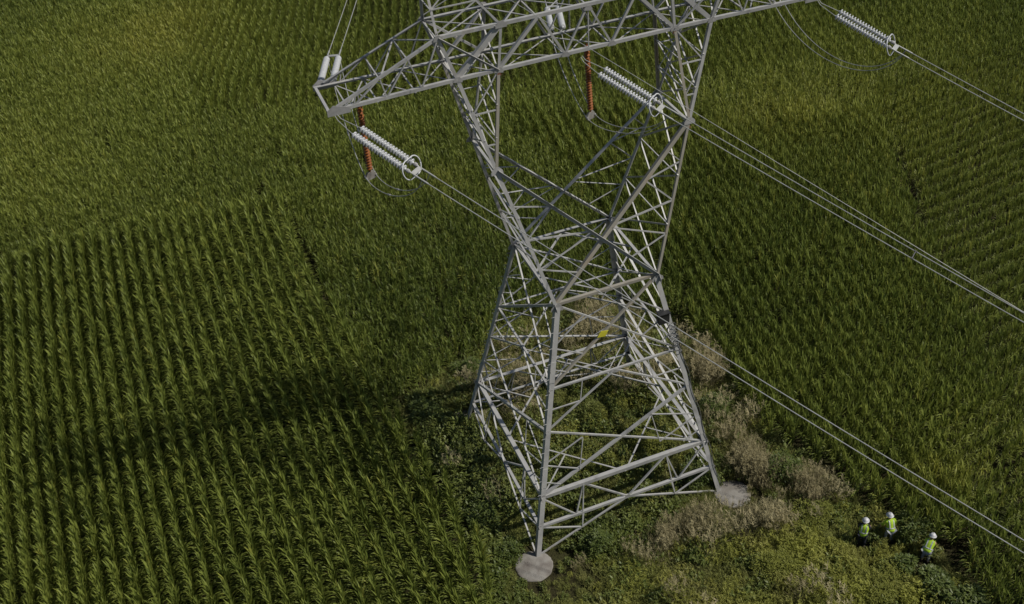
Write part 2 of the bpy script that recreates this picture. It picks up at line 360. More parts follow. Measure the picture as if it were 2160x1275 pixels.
# small fittings on the body
mb = MB(); c = leg(H0-.28, 'L')*.55+leg(H0-.28, 'F')*.45
c = mid(leg(H0, 'L'), leg(H0, 'F'), .235)
mb.tube([c+Vector((-.04, .17*math.cos(k*.5236), .17*math.sin(k*.5236))) for k in range(13)], .03, 6); mb.build('guard_ring', 'wire', tower)
c = leg(9.6, 'R')+Vector((-.35, -.02, 0)); mb = MB(); mb.box(c, (.5, 0, 0), (0, .3, 0), (0, 0, .55)); mb.box(c+Vector((0, -.02, .29)), (.56, 0, 0), (0, .36, 0), (0, 0, .04)); mb.build('junction_box', 'black', tower)
mb = MB(); pts = []
for k in range(90):
    a = k*.42; pts.append(leg(9.1-.013*k, 'R')+Vector((-.12+.22*math.cos(a), -.1, .3*math.sin(a))))
mb.tube(pts, .016, 5); pts = [leg(z, 'R')+Vector((.05+.05*math.sin(z*3), -.06, 0)) for z in np.arange(.3, 9, .3)]; mb.tube(pts, .016, 5); mb.build('cable_coil', 'dwire', tower)
c = mid(leg(H2, 'F'), leg(HW, 'R'), .5)+Vector((-.05, -.05, 0)); mb = MB(); mb.poly([c+Vector(x) for x in ((-.28, 0, -.1), (.12, 0, -.16), (.26, 0, .12), (-.1, 0, .2))], (0, 1, 0), .02); mb.build('marker_plate', 'yellow', tower)

# concrete footings
for c, lab in (('F', 'round weathered concrete footing in open grass under the nearest pylon leg'), ('R', 'round concrete footing half hidden by dry grass at the foot of a pylon leg'),
               ('L', 'shaded concrete footing striped with lattice shadow at the far left pylon leg'), ('B', 'concrete footing deep in weeds under the rear pylon leg')):
    s, q = CN[c]; ctr = P(s*(AT+.27)+(.12 if c == 'R' else 0), q*(AL+.36), 0); mb = MB(); R0 = .9
    prof = [(R0*.99, -.3), (R0, -.02), (R0*.985, .03), (R0*.93, .05), (R0*.5, .075), (.02, .085)]
    mb.loft([[ctr+Vector((r*math.cos(k*.1309)*(1+.02*math.sin(k*.7)+.015*math.sin(k*2.3)), r*math.sin(k*.1309)*(1+.02*math.sin(k*1.1)), z+.012*math.sin(k*1.7)*(r > .5))) for k in range(48)] for r, z in prof], True)
    o = mb.build('concrete_footing', 'concrete', None, True); tag(o, lab, 'concrete footing', 'concrete footings under the pylon legs')

# ------------------------------------------------------------------ insulators, conductors
def dirv(az, dp): return Vector((math.sin(az)*math.cos(dp), -math.cos(az)*math.cos(dp), -math.sin(dp)))
SEP = .21*S
def disc_string(a, b, parent, pitch=.120, r=.132):
    a, b = Vector(a), Vector(b); Ln = (b-a).length; n = int(Ln/pitch); prof = [(0, .03), (.02, .035)]
    for k in range(n):
        z = .03+k*(Ln-.06)/n; p = (Ln-.06)/n
        prof += [(z, .05), (z+p*.12, .06), (z+p*.22, r*.8), (z+p*.38, r), (z+p*.66, r), (z+p*.72, r*.72), (z+p*.76, .06), (z+p*.95, .05)]
    prof += [(Ln, .03)]
    mb = MB(); mb.lathe(a, b, prof, 14); o = mb.build('insulator_string', 'glass', parent); return o
def wire_pts(a, d, side, n=60, L=48, k=.0006):
    a = Vector(a); out = []
    for i in range(n+1):
        s = L*(i/n)**1.3; p = a+d*s+side; p.z += k*s*s*S; out.append(p)
    return out
def strain_set(t, l, az, dp, dp2, labels, wl, L, s0=.81, s1=2.98, ring=True, droll=0):
    d, d2 = dirv(az, dp), dirv(az, dp2); A = P(t, l, HB-.2); h = Vector((0, 0, 1)).cross(d).normalized(); upv = d.cross(h)
    if upv.z < 0: upv = -upv
    root = empty('strain_insulator', A, labels[0], 'insulator', 'strain insulator sets pulling on the crossarm')
    y0, y1 = A+d*(s0-.12)*S, A+d*(s1+.03)*S
    for sg in (1, -1):
        mb = MB(); mb.tube([A+h*sg*.06+Vector((0, 0, .1)), A+d*.15+h*sg*.08, A+d*s0*S+h*sg*SEP], .014, 6); mb.build('link_rod', 'wire', root)
    for sg in (1, -1):
        disc_string(A+d*s0*S+h*sg*SEP, A+d*s1*S+h*sg*SEP, root)
        mb = MB(); mb.lathe(A+d*(s1*S)+h*sg*SEP, A+d*(s1*S+.2)+h*sg*SEP, [(0, .05), (.03, .075), (.12, .075), (.16, .04), (.2, .03)], 10); mb.build('end_fitting', 'plate', root)
    mb = MB(); mb.poly([y1+d*.16-h*SEP*1.1, y1+d*.16+h*SEP*1.1, y1+d*.34+h*SEP*.95, y1+d*.34-h*SEP*.95], upv, .03); mb.build('yoke_plate', 'wire', root)
    if ring:
        c = y1-d*.02; pts = []
        for k in range(33):
            a = 2*math.pi*(k+.5)/32; x = math.cos(a); pts.append(c+d*.06+h*(x*.33+math.copysign(SEP*.75, x))+(d*.62-upv*.78)*math.sin(a)*.35)
        mb = MB(); mb.tube(pts, .024, 8); mb.build('corona_ring', 'glass', root, True)
    end = y1+d*.3-upv*.0
    wr = empty('conductor_bundle', end, wl, 'power line', 'twin conductors leaving the pylon'); sp = MB(); L1 = []
    for sg in (1, -1):
        mb = MB(); pt = wire_pts(end, d2, h*sg*SEP, L=L); mb.tube(pt, .017, 6); mb.build('wire', 'wire', wr); L1.append(pt)
        mb = MB(); mb.tube([pt[0]-d2*.05, pt[0]+d2*.62], .032, 8); mb.build('dead_end_clamp', 'wire', wr)
    for i in (18, 34, 50):
        mb = MB(); a, b = L1[0][i], L1[1][i]; m_ = mid(a, b); mb.tube([a, m_+Vector((0, 0, .04)), b], .02, 6); mb.tube([a-d2*.06, a+d2*.06], .035, 6); mb.tube([b-d2*.06, b+d2*.06], .035, 6); mb.build('spacer', 'dwire', wr)
    return [end+h*SEP, end-h*SEP], d2, h
AZ, DP, DP2 = .644, .373, .344
FS = [strain_set(t, 1.018, AZ, DP, DP2, (f'twin pale disc insulators with oval ring {w}',), f'twin overhead wires {w2}', 50)
      for t, w, w2 in ((-9.059, 'beside the left arm tip', 'nearest the camera, passing the pylon foot and the three workers'), (-.382, 'in front of the lattice window', 'running across the maize from the pylon window'), (9.081, 'hanging over open maize beyond the pylon', 'farthest up on the right, over open maize'))]
RAZ, RDP, RDP2 = rad(161), rad(5), rad(9)
RS = [strain_set(t, -1.0, RAZ, RDP, RDP2, (f'twin white insulator string seen end on {w}',), f'twin overhead wires running off behind {w2}', 60, ring=False, s1=2.9)
      for t, w, w2 in ((-8.95, 'above the left arm tip, behind the crossarm', 'the left arm tip of the crossarm'), (-.35, 'behind the middle of the crossarm', 'the middle of the crossarm'), (8.95, 'at the far end of the right arm', 'the right arm tip'))]
# jumper insulators with their loops
def bez(p0, p1, p2, p3, n=22):
    return [p0*(1-s)**3+p1*3*s*(1-s)**2+p2*3*s*s*(1-s)+p3*s**3 for s in [i/n for i in range(n+1)]]
JT = [(-8.12, .3, .0), (.25, .05, .12), (8.6, .2, 0)]
for i, (t, l, dt) in enumerate(JT):
    top = P(t, l, HB-.15); bot = P(t+dt, l+.02, HB-3.02)
    if i == 2:
        jr = empty('jumper_loop', top, 'pair of slack jumper wires looping below the right arm over bare maize', 'jumper wire', 'jumper loops under the crossarm')
        for sg in (1, -1):
            e = FS[i][0][0 if sg > 0 else 1]; r = RS[i][0][0 if sg < 0 else 1]; e0 = e+FS[i][1]*.35
            pts = bez(r+Vector((0, 0, -.05)), Vector((r.x+.6, r.y-1.2, r.z-4.0)), Vector((e0.x-1.2, e0.y+.3, e0.z-1.75)), e0, 40)
            mb = MB(); mb.tube(pts, .017, 6); mb.build('wire', 'wire', jr)
        continue
    lab = ['orange ribbed insulator hanging under the left arm tip behind two pale strings', 'orange ribbed insulator hanging alone under the middle of the crossarm'][i]
    root = empty('jumper_insulator', top, lab, 'insulator', 'orange insulators holding the jumper loops')
    dd = (bot-top).normalized(); Ln = (bot-top).length-.12; prof = [(0, .03), (.1, .04)]; n = 24
    for k in range(n):
        z = .12+k*(Ln-.2)/n; p = (Ln-.2)/n; prof += [(z, .05), (z+p*.3, .115), (z+p*.45, .125), (z+p*.6, .06), (z+p*.95, .05)]
    prof += [(Ln, .03)]; mb = MB(); mb.lathe(top, bot, prof, 14); mb.build('sheds', 'orange', root)
    mb = MB(); mb.tube([top+Vector((0, 0, .2)), top+dd*.12], .03, 8); mb.build('hanger_rod', 'plate', root)
    ja = Vector((math.cos(.35), math.sin(.35), 0)); jn = Vector((-ja.y, ja.x, 0))
    mb = MB(); mb.poly([bot-ja*.13+Vector((0, 0, .12)), bot+ja*.13+Vector((0, 0, .12)), bot+ja*.26-Vector((0, 0, .06)), bot+ja*.18-Vector((0, 0, .2)), bot-ja*.18-Vector((0, 0, .2)), bot-ja*.26-Vector((0, 0, .06))], jn, .09); mb.build('weight_plate', 'concrete', root)
    jr = empty('jumper_loop', bot, ['pair of slack jumper wires looping under the left arm tip', 'pair of slack jumper wires looping under the middle of the crossarm'][i], 'jumper wire', 'jumper loops under the crossarm')
    for sg in (1, -1):
        e = FS[i][0][0 if sg > 0 else 1]; r = RS[i][0][0 if sg < 0 else 1]; j = bot+ja*sg*.22-Vector((0, 0, .05))
        d2 = FS[i][1]; e0 = e+d2*.35; z0 = j.z
        pts = bez(r+Vector((0, 0, -.05)), Vector((r.x*.75+j.x*.25, r.y*.9+j.y*.1, z0+1.0)), Vector((j.x-.1, j.y+.95, z0+.25)), j)
        pts += bez(j, Vector((j.x+.15, j.y-.9, z0-.42)), Vector((e0.x-.3, e0.y+.25, e0.z-1.15)), e0)[1:]
        mb = MB(); mb.tube(pts, .017, 6); w_ = mb.build('wire', 'wire', jr)
        mb = MB()
        for k in (22, 12, 31): 
            dd_ = (pts[k+1]-pts[k-1]).normalized(); mb.tube([pts[k]-dd_*.09, pts[k]+dd_*.09], .036, 6)
        mb.build('clamp', 'plate', jr)
for sg in (-1, 1):
    pk = P(sg*5.5, 0, 25.65)
    if sg < 0:
        d2 = dirv(AZ, .368); mb = MB(); mb.tube(wire_pts(pk, d2, Vector((0, 0, 0)), L=52, k=.0001), .0105, 5)
        o = mb.build('earth_wire', 'wire'); tag(o, 'single thin earth wire crossing above the middle conductors', 'earth wire')
    d2 = dirv(RAZ, .15); mb = MB(); mb.tube(wire_pts(pk, d2, Vector((0, 0, 0)), L=60, k=.0012), .0105, 5)
    o = mb.build('earth_wire', 'wire'); tag(o, 'thin earth wire running off behind the left peak of the pylon' if sg < 0 else 'thin earth wire running off behind the right peak of the pylon', 'earth wire')

# ------------------------------------------------------------------ planting
def value_noise(x, y, sc, seed):
    r = np.random.default_rng(seed); G = r.random((256, 256)); u, v = x/sc+1000, y/sc+1000
    i, j = np.floor(u).astype(int), np.floor(v).astype(int); fu, fv = u-i, v-j; fu = fu*fu*(3-2*fu); fv = fv*fv*(3-2*fv)
    g = lambda a, b: G[a % 256, b % 256]
    return (g(i, j)*(1-fu)+g(i+1, j)*fu)*(1-fv)+(g(i, j+1)*(1-fu)+g(i+1, j+1)*fu)*fv
def leaf_strip(vs, fs, base, az, el, length, width, droop, n=5, fold=.25, twist=0.):
    """a blade: leaves the stem at elevation el, bends down by droop along its length"""
    o = len(vs); x, z = 0., 0.; e = el; st = length/n; ca, sa = math.cos(az), math.sin(az)
    for i in range(n+1):
        k = i/n; w = width*(.55+.9*k if k < .35 else 1.0-.95*((k-.35)/.65)**1.6)*.5
        for sgn in (-1, 0, 1):
            lx = x; ly = sgn*w; lz = z+(fold*w if sgn else 0)
            if twist: ly, lz = ly*math.cos(twist*k), lz+ly*math.sin(twist*k)
            vs.append((base[0]+lx*ca-ly*sa, base[1]+lx*sa+ly*ca, base[2]+lz))
        x += st*math.cos(e); z += st*math.sin(e); e -= droop/n*(.5+k)
    for i in range(n):
        for j in (0, 1):
            a = o+i*3+j; fs.append((a, a+1, a+4, a+3))
def src(coll, name, vs, fs, mats, mi=None):
    me = bpy.data.meshes.new(name); me.from_pydata(vs, [], fs)
    for m_ in mats: me.materials.append(M[m_])
    if mi: me.polygons.foreach_set('material_index', mi)
    me.polygons.foreach_set('use_smooth', [True]*len(me.polygons))
    o = bpy.data.objects.new(name, me); coll.objects.link(o); return o
def stuff(name, coll, x, y, z, rot, scl, idx, tone, dry, label, cat):
    me = bpy.data.meshes.new(name); n = len(x); me.vertices.add(n)
    me.vertices.foreach_set('co', np.stack([x, y, z], 1).astype(np.float32).ravel())
    for nm, tp, dat in (('rot', 'FLOAT_VECTOR', rot.ravel()), ('scl', 'FLOAT', scl), ('idx', 'INT', idx), ('tone', 'FLOAT', tone), ('dry', 'FLOAT', dry)):
        a = me.attributes.new(nm, tp, 'POINT'); a.data.foreach_set('vector' if tp == 'FLOAT_VECTOR' else 'value', dat.astype(np.int32 if tp == 'INT' else np.float32))
    o = bpy.data.objects.new(name, me); COL.objects.link(o)
    ng = bpy.data.node_groups.new(name+'_scatter', 'GeometryNodeTree')
    ng.interface.new_socket('Geometry', in_out='INPUT', socket_type='NodeSocketGeometry'); ng.interface.new_socket('Geometry', in_out='OUTPUT', socket_type='NodeSocketGeometry')
    N, K = ng.nodes, ng.links; gi, go = N.new('NodeGroupInput'), N.new('NodeGroupOutput')
    ip = N.new('GeometryNodeInstanceOnPoints'); ci = N.new('GeometryNodeCollectionInfo'); ci.inputs['Collection'].default_value = coll
    ci.inputs['Separate Children'].default_value = True; ci.inputs['Reset Children'].default_value = True
    def na(nm, tp):
        q = N.new('GeometryNodeInputNamedAttribute'); q.data_type = tp; q.inputs['Name'].default_value = nm; return q.outputs['Attribute']
    er = N.new('FunctionNodeEulerToRotation'); K.new(na('rot', 'FLOAT_VECTOR'), er.inputs[0])
    K.new(gi.outputs[0], ip.inputs['Points']); K.new(ci.outputs[0], ip.inputs['Instance']); ip.inputs['Pick Instance'].default_value = True
    K.new(na('idx', 'INT'), ip.inputs['Instance Index']); K.new(er.outputs[0], ip.inputs['Rotation']); K.new(na('scl', 'FLOAT'), ip.inputs['Scale'])
    K.new(ip.outputs[0], go.inputs[0])
    md = o.modifiers.new('scatter', 'NODES'); md.node_group = ng
    return tag(o, label, cat, None, 'stuff')

# --- corn plants
corn_src = bpy.data.collections.new('corn_plant_kinds'); NC = 16
for k in range(NC):
    r = random.Random(100+k); vs, fs = [], []; H = 1.8+.15*r.random(); nl = 13
    n0 = 5
    for i in range(n0):                       # stalk
        z = H*i/(n0-1); w = .016*(1-.6*i/(n0-1))
        for a in range(3): vs.append((w*math.cos(a*2.094)+.01*math.sin(z*2+k), w*math.sin(a*2.094), z))
    for i in range(n0-1):
        for a in range(3): b = (a+1) % 3; fs.append((i*3+a, i*3+b, i*3+3+b, i*3+3+a))
    if k < NC//2:                             # in the open rows: tight upright whorl above short drooping arcs
        for i in range(17):
            q = i/16; az = (i % 2)*math.pi+r.uniform(-.4, .4)
            if q > .33:  leaf_strip(vs, fs, (0, 0, 1.15+(H-1.1)*(q-.33)/.67), r.uniform(0, 6.283), rad(r.uniform(64, 87)), r.uniform(.45, .7), .07, rad(r.uniform(5, 40)), 4, .25, r.uniform(-.6, .6))
            else:        leaf_strip(vs, fs, (0, 0, .35+.5*q/.33), az, rad(r.uniform(54, 68)), r.uniform(.68, .86), .06, rad(r.uniform(120, 160)), 5, .3, r.uniform(-.5, .5))
    else:
        for i in range(nl+2):
            q = i/(nl+1); z = .5+(H-.5)*q**.85; az = (i % 2)*math.pi+r.uniform(-.7, .7)
            if q > .6:   leaf_strip(vs, fs, (0, 0, z), az+r.uniform(-1.5, 1.5), rad(r.uniform(60, 84)), r.uniform(.42, .68), .068, rad(r.uniform(10, 60)), 4, .3, r.uniform(-.6, .6))
            else:        leaf_strip(vs, fs, (0, 0, z), az, rad(r.uniform(50, 68)), r.uniform(.5, .72), .072, rad(r.uniform(95, 140)), 5, .3, r.uniform(-.6, .6))
    src(corn_src, f'corn_kind_{k:02d}', vs, fs, ['corn'])
PATCH = np.array([(-8.1, -7.2), (-5.9, -8.2), (-2.7, -9.2), (-1.1, -10.8), (1.6, -11), (4.8, -10.6), (7.3, -9.4), (8.8, -7.2), (9.3, -4.1), (9.3, -1.7), (8.6, .5), (8.9, 3.0), (9.5, 5.2), (10.2, 7.2), (10.3, 8.6), (11.2, 9.8), (12.0, 11.4), (12.0, 13.4), (12.6, 20), (-7.4, 20), (-7.5, 6.8), (-7.2, 4.8), (-7.4, .7), (-7.7, -2.9), (-8.1, -5.8)])
def inside(poly, x, y):
    c = np.zeros(len(x), bool); n = len(poly)
    for i in range(n):
        x0, y0 = poly[i]; x1, y1 = poly[(i+1) % n]
        hit = ((y0 > y) != (y1 > y)) & (x < (x1-x0)*(y-y0)/((y1-y0) or 1e-9)+x0); c ^= hit
    return c
def region(t, l):                              # how the field is drilled: 0 along the line, 1 across, 2/3 aslant, 4 across at the far right
    r = np.full(len(t), 3)
    wob = value_noise(t, l, 6, 3)*2.4-1.2
    A = (t < -8.7+.02*l) & (l > -29.5+wob); r[:] = 3
    C = (t < 9.5+wob) & (l < -7) | (l < -28+.5*(t-20)+wob*2); r[C] = 1
    Bm = (l < -40+wob+.35*(t)) & (t > -13); r[Bm] = 2
    E = (t > 27+(-8-l)*.45+wob) & (l > -24) | ((l > 6) & (t > 15.5+wob)); r[E] = 4
    r[(t <= -8.7) & (l <= -29)] = 1; r[(t <= -8.7) & (l < -44) & (t > -13-(l+44)*.1)] = 2
    r[A] = 0
    return r
X, Y, TH, RG = [], [], [], []
for code, ang, row, step in ((0, 0., .76, .135), (1, math.pi/2, .64, .135), (2, -.30, .78, .12), (3, -.15, .80, .115), (4, math.pi/2+.12, .95, .12)):
    u = np.arange(-110, 130, row); v = np.arange(-130, 130, step); U, V = np.meshgrid(u, v); U, V = U.ravel(), V.ravel()
    jit = .022 if code == 0 else (.03 if code in (2, 3, 4) else .075)
    V = V+RNG.normal(0, .035, len(V)); U = U+RNG.normal(0, jit, len(U))+.25*np.sin(V/11.+code)+.10*np.sin(V/3.1)*(code != 0)
    ca, sa = math.cos(ang), math.sin(ang); t = U*ca+V*sa; l = -U*sa+V*ca
    px, py, d = project(t, -l, 1.5)
    keep = (d > 5) & (px > -260) & (px < 2430) & (py > -200) & (py < 1620) & (t > -60) & (t < 80) & (l > -105)
    t, l = t[keep], l[keep]; keep = (region(t, l) == code) & (RNG.random(len(t)) > (.055 if code == 0 else .05)); t, l = t[keep], l[keep]
    X.append(t); Y.append(-l); TH.append(np.full(len(t), -ang)); RG.append(np.full(len(t), code))
x, y, th, rg = map(np.concatenate, (X, Y, TH, RG)); l = -y
n1 = value_noise(x, l, .9, 5)
hole = inside(PATCH, x+(n1-.5)*.8, l+(value_noise(x, l, .8, 6)-.5)*.8)
for hx, hl, hr in ((9.35, 10.5, .8), (10.4, 10.8, .75), (11.2, 12.4, .5), (10.9, 11.5, .6), (13.0, 12.9, .5), (10.0, 9.4, .5), (9.9, 6.6, .9), (-10.6, -31.2, .6), (8.9, -2.6, .5)): hole |= (x-hx)**2+(l-hl)**2 < hr*hr
def seg_gap(x0, l0, x1, l1, w):
    q = np.clip(((x-x0)*(x1-x0)+(l-l0)*(l1-l0))/((x1-x0)**2+(l1-l0)**2), 0, 1); return np.hypot(x-x0-(x1-x0)*q, l-l0-(l1-l0)*q) < w*(.25+1.5*value_noise(x, l, .9, 44))
hole |= seg_gap(-9.3, -28.6, -8.9, -6, .07)|seg_gap(31.4, -17, 27.2, -8.5, .3)|seg_gap(-4.2, -32.3, 3.0, -32.4, .38)|seg_gap(-6, -60, -8.8, -30, .07)
gaps = (value_noise(x, l, 1.1, 21) > .90) & (rg >= 1) & (RNG.random(len(x)) < .7)
k = ~(hole | gaps); x, y, th, rg = x[k], y[k], th[k], rg[k]; l = -y; n = len(x)
print('corn plants', n)
rot = np.stack([RNG.normal(0, .035, n), RNG.normal(0, .035, n), th+RNG.normal(0, .3, n)+(RNG.integers(0, 2, n)*math.pi)], 1)
wild = rg > 0; wa_ = np.where((rg == 2) | (rg == 3), .35, 1.)[wild]; wt_ = np.where(rg == 1, .07, .035)[wild]; rot[wild, 0] += RNG.normal(0, 1, wild.sum())*wt_; rot[wild, 1] += RNG.normal(0, 1, wild.sum())*wt_; rot[wild, 2] += RNG.uniform(-1.2, 1.2, wild.sum())*wa_
big = value_noise(x, l, 14, 8); mdn = value_noise(x, l, 3.5, 9); sml = value_noise(x, l, .8, 10)
scl = .99+.15*(mdn-.5)+.10*(sml-.5)+RNG.normal(0, .045, n); scl[wild] *= np.where(rg == 3, .88, .80)[wild]; scl[wild] += RNG.normal(0, .04, wild.sum())
g = lambda cx, cl, sx, sl: np.exp(-((x-cx)/sx)**2-((l-cl)/sl)**2)
tone = .30+.5*(big-.5)+.25*(mdn-.5)+.2*(sml-.5)+RNG.normal(0, .15, n)
tone += .2*(rg == 0)+.08*(rg > 0)+.05+.55*g(-24, -46, 13, 17)+1.0*g(-14, -61, 11, 9)+.3*g(-3, -48, 14, 12)+.15*g(22, -38, 14, 9)-.18*g(-3, -18, 10, 9)-.1*g(14, -8, 7, 9)+.15*g(35, -25, 12, 15)+.28*g(15.5, 6.5, 6, 4.5)+.15*g(28, -5, 8, 8)
dry = .5*g(-14, -60, 6.5, 7)+.14*g(-26, -44, 5, 10)+.2*g(-11, -66, 5, 4)+.55*g(14.6, 9.2, 1.8, 1.2)+.3*g(1.5, -27, 1.6, 1.6)+.16*g(34, -22, 12, 12)+.3*g(27, -24, 5, 4)
dry = np.clip(dry*(.3+1.4*sml)+(RNG.random(n) < .03)*.5+.05*(rg == 4), 0, .85)
stuff('corn_crop', corn_src, x, y, np.zeros(n), rot, scl, RNG.integers(0, NC//2, n)+((rg > 0) & (RNG.random(n) > np.where(rg == 1, .25, np.where(rg == 2, .9, 1))))*(NC//2), np.clip(tone, -.2, 1), dry, 'tall green maize planted in long rows over the whole field', 'corn')

# --- weeds of the rough ground under the tower
def blades(vs, fs, r, n, R, hmin, hmax, w, droop=(40, 110), el=(55, 88), seg=4):
    for i in range(n):
        a = r.uniform(0, 6.283); q = R*math.sqrt(r.random()); leaf_strip(vs, fs, (q*math.cos(a), q*math.sin(a), 0), r.uniform(0, 6.283), rad(r.uniform(*el)), r.uniform(hmin, hmax), w*r.uniform(.7, 1.3), rad(r.uniform(*droop)), seg, .2, r.uniform(-.8, .8))
def leafy(vs, fs, r, stems, R, h, lw, ll, per=14, spread=.35):
    for i in range(stems):
        a = r.uniform(0, 6.283); q = R*math.sqrt(r.random()); bx, by = q*math.cos(a), q*math.sin(a); hh = h*r.uniform(.6, 1.1)*(1-.35*(q/R)**2)
        lx, ly = r.uniform(-spread, spread)*hh, r.uniform(-spread, spread)*hh
        for j in range(per):
            k = (.15+.85*(j+r.random())/per); leaf_strip(vs, fs, (bx+lx*k*k, by+ly*k*k, hh*k), r.uniform(0, 6.283), rad(r.uniform(10, 78)), ll*r.uniform(.7, 1.5), lw*r.uniform(.6, 1.1), rad(r.uniform(20, 80)), 2, .2)
weed_src = bpy.data.collections.new('weed_kinds')
for k in range(4):
    r = random.Random(300+k); vs, fs = [], []; leafy(vs, fs, r, 14, .32, .55, .05, .11, 12); blades(vs, fs, r, 10, .3, .3, .6, .014); src(weed_src, f'a_weed_{k}', vs, fs, ['weed'])
for k in range(3):
    r = random.Random(320+k); vs, fs = [], []; leafy(vs, fs, r, 16, .3, .75, .035, .10, 16, .2); src(weed_src, f'b_gold_{k}', vs, fs, ['gold'])
for k in range(3):
    r = random.Random(340+k); vs, fs = [], []; blades(vs, fs, r, 60, .3, .4, .95, .014); src(weed_src, f'c_grass_{k}', vs, fs, ['weed'])
for k in range(3):
    r = random.Random(360+k); vs, fs = [], []; blades(vs, fs, r, 46, .25, .6, 1.15, .012, (20, 70), (62, 88))
    for i in range(16):
        a = r.uniform(0, 6.283); q = .3*math.sqrt(r.random()); hh = r.uniform(.7, 1.1)
        for j in range(9): leaf_strip(vs, fs, (q*math.cos(a)*1.3, q*math.sin(a)*1.3, hh+j*.03), r.uniform(0, 6.283), rad(r.uniform(20, 70)), .14, .02, .6, 2, .1)
    src(weed_src, f'd_straw_{k}', vs, fs, ['straw'])
for k in range(3):
    r = random.Random(380+k); vs, fs = [], []; leafy(vs, fs, r, 16, .38, .75, .085, .13, 13); src(weed_src, f'e_dark_{k}', vs, fs, ['dark_leaf'])
bx = RNG.uniform(-9.5, 15, 11000); bl = RNG.uniform(-12, 20, 11000)
k = inside(PATCH, bx, bl)
for hx, hl in ((-5.25, 5.35), (5.25, 5.35), (-5.25, -5.35)):
    k &= (bx-hx)**2+(bl-hl)**2 > (1.12 if hl > 0 and hx < 0 else .92 if hx > 0 else .5)**2
for hx, hl in ((9.12, 10.7), (10.4, 11.0), (11.25, 12.55)): k &= (bx-hx)**2+(bl-hl)**2 > .12
k &= ~((bl > 17.8))
bx, bl = bx[k], bl[k]; n = len(bx); G2 = lambda cx, cl, sx, sl: np.exp(-((bx-cx)/sx)**2-((bl-cl)/sl)**2)
nz = value_noise(bx, bl, 1.6, 31); nz2 = value_noise(bx, bl, .7, 32); rr = RNG.random(n)
pst = np.clip(.9*G2(6.9, 4.2, .8, 1.5)+.9*G2(8.8, 7.0, .7, .8)+.4*G2(8.2, -2.3, .7, 1.6)+.55*G2(1.4, 6.7, 2.2, .7)+.4*G2(5.2, 7.3, 1.4, .8)+.15*G2(1.5, -8, 4, 1.2)+.1*G2(0, -5.5, 3.5, 1.2)+.12*(nz > .78), 0, .85)*(1-.97*np.clip(np.exp(-((bx-9.8)/3.2)**2-((bl-11.2)/1.9)**2)*1.6, 0, 1))*np.where(bl > 8.6, .25, 1)
pgold = np.clip(1.1*G2(3.5, 11.5, 8, 3.2)+.7*G2(9, 12, 3, 3)+.45*G2(-1, -8.5, 4, 1.5)+.35*G2(1, -1, 4, 4), 0, .85)
pdark = np.clip(.6*G2(-6.3, -1, 1.3, 6)+.2*G2(0, 1, 4, 4)+.1*G2(3, -2, 4, 3)+.8*G2(-1.5, 5.2, 2, .9)+.1, 0, .85)
idx = np.where(rr < pst, 10+RNG.integers(0, 3, n), np.where(RNG.random(n) < pgold*(.25+.75*(nz > .5)), 4+RNG.integers(0, 3, n), np.where(RNG.random(n) < pdark, 13+RNG.integers(0, 3, n), np.where(RNG.random(n) < .5, RNG.integers(0, 4, n), 7+RNG.integers(0, 3, n)))))
edge = np.clip(np.hypot(bx+4.6, bl-6.2)/3.2, .38, 1)
edge = np.minimum(edge, np.clip(np.hypot(bx-5.5, bl-6.2)/1.9, .38, 1))
for px_, pl_ in ((9.0, 11.2), (10.4, 11.6), (10.6, 13.0)): edge = np.minimum(edge, np.clip(np.hypot(bx-px_, bl-pl_)/1.1, .55, 1))
scl = (.62+.7*nz+.2*RNG.random(n))*edge; scl[idx >= 13] *= 1.05; scl[(idx >= 10) & (idx < 13)] *= 1.12
tone = .28+.5*(nz2-.3)+.3*(value_noise(bx, bl, 2.3, 41)-.5)+RNG.normal(0, .12, n); dry = np.clip(.04+.45*(value_noise(bx, bl, 1.1, 35)-.45)+.25*(idx < 10)*pst, 0, .8); dry[idx >= 13] *= .35
rot = np.stack([RNG.normal(0, .12, n), RNG.normal(0, .12, n), RNG.uniform(0, 6.283, n)], 1)
print('weeds', n)
stuff('weeds', weed_src, bx, -bl, np.zeros(n), rot, scl, idx, tone, dry, 'rough weeds, grass and dry stems on the unplanted ground round the pylon feet', 'weeds')

# --- bushes and tall dry clumps that stand out
def crown_mesh(seed, rx, ry, h, nleaf, mat, ls=.12):
    r = random.Random(seed); vs, fs = [], []
    lobes = [(r.uniform(-.55, .55)*rx, r.uniform(-.55, .55)*ry, h*r.uniform(.35, .72), r.uniform(.32, .55)) for _ in range(9)]
    for i in range(nleaf):
        cx, cy, cz, q = r.choice(lobes); a = r.uniform(0, 6.283); u = r.uniform(-.6, 1); s_ = math.sqrt(1-u*u); rr_ = r.uniform(.65, 1.08)
        p = (cx+rx*q*s_*math.cos(a)*rr_, cy+ry*q*s_*math.sin(a)*rr_, max(.05, cz+h*q*.75*u*rr_))
        leaf_strip(vs, fs, p, a+r.uniform(-.9, .9), rad(r.uniform(-25, 60)), ls*r.uniform(.7, 1.4), ls*.5*r.uniform(.7, 1.2), rad(r.uniform(10, 70)), 2, .2)
    mb = MB(); mb.v, mb.f = vs, fs; return mb
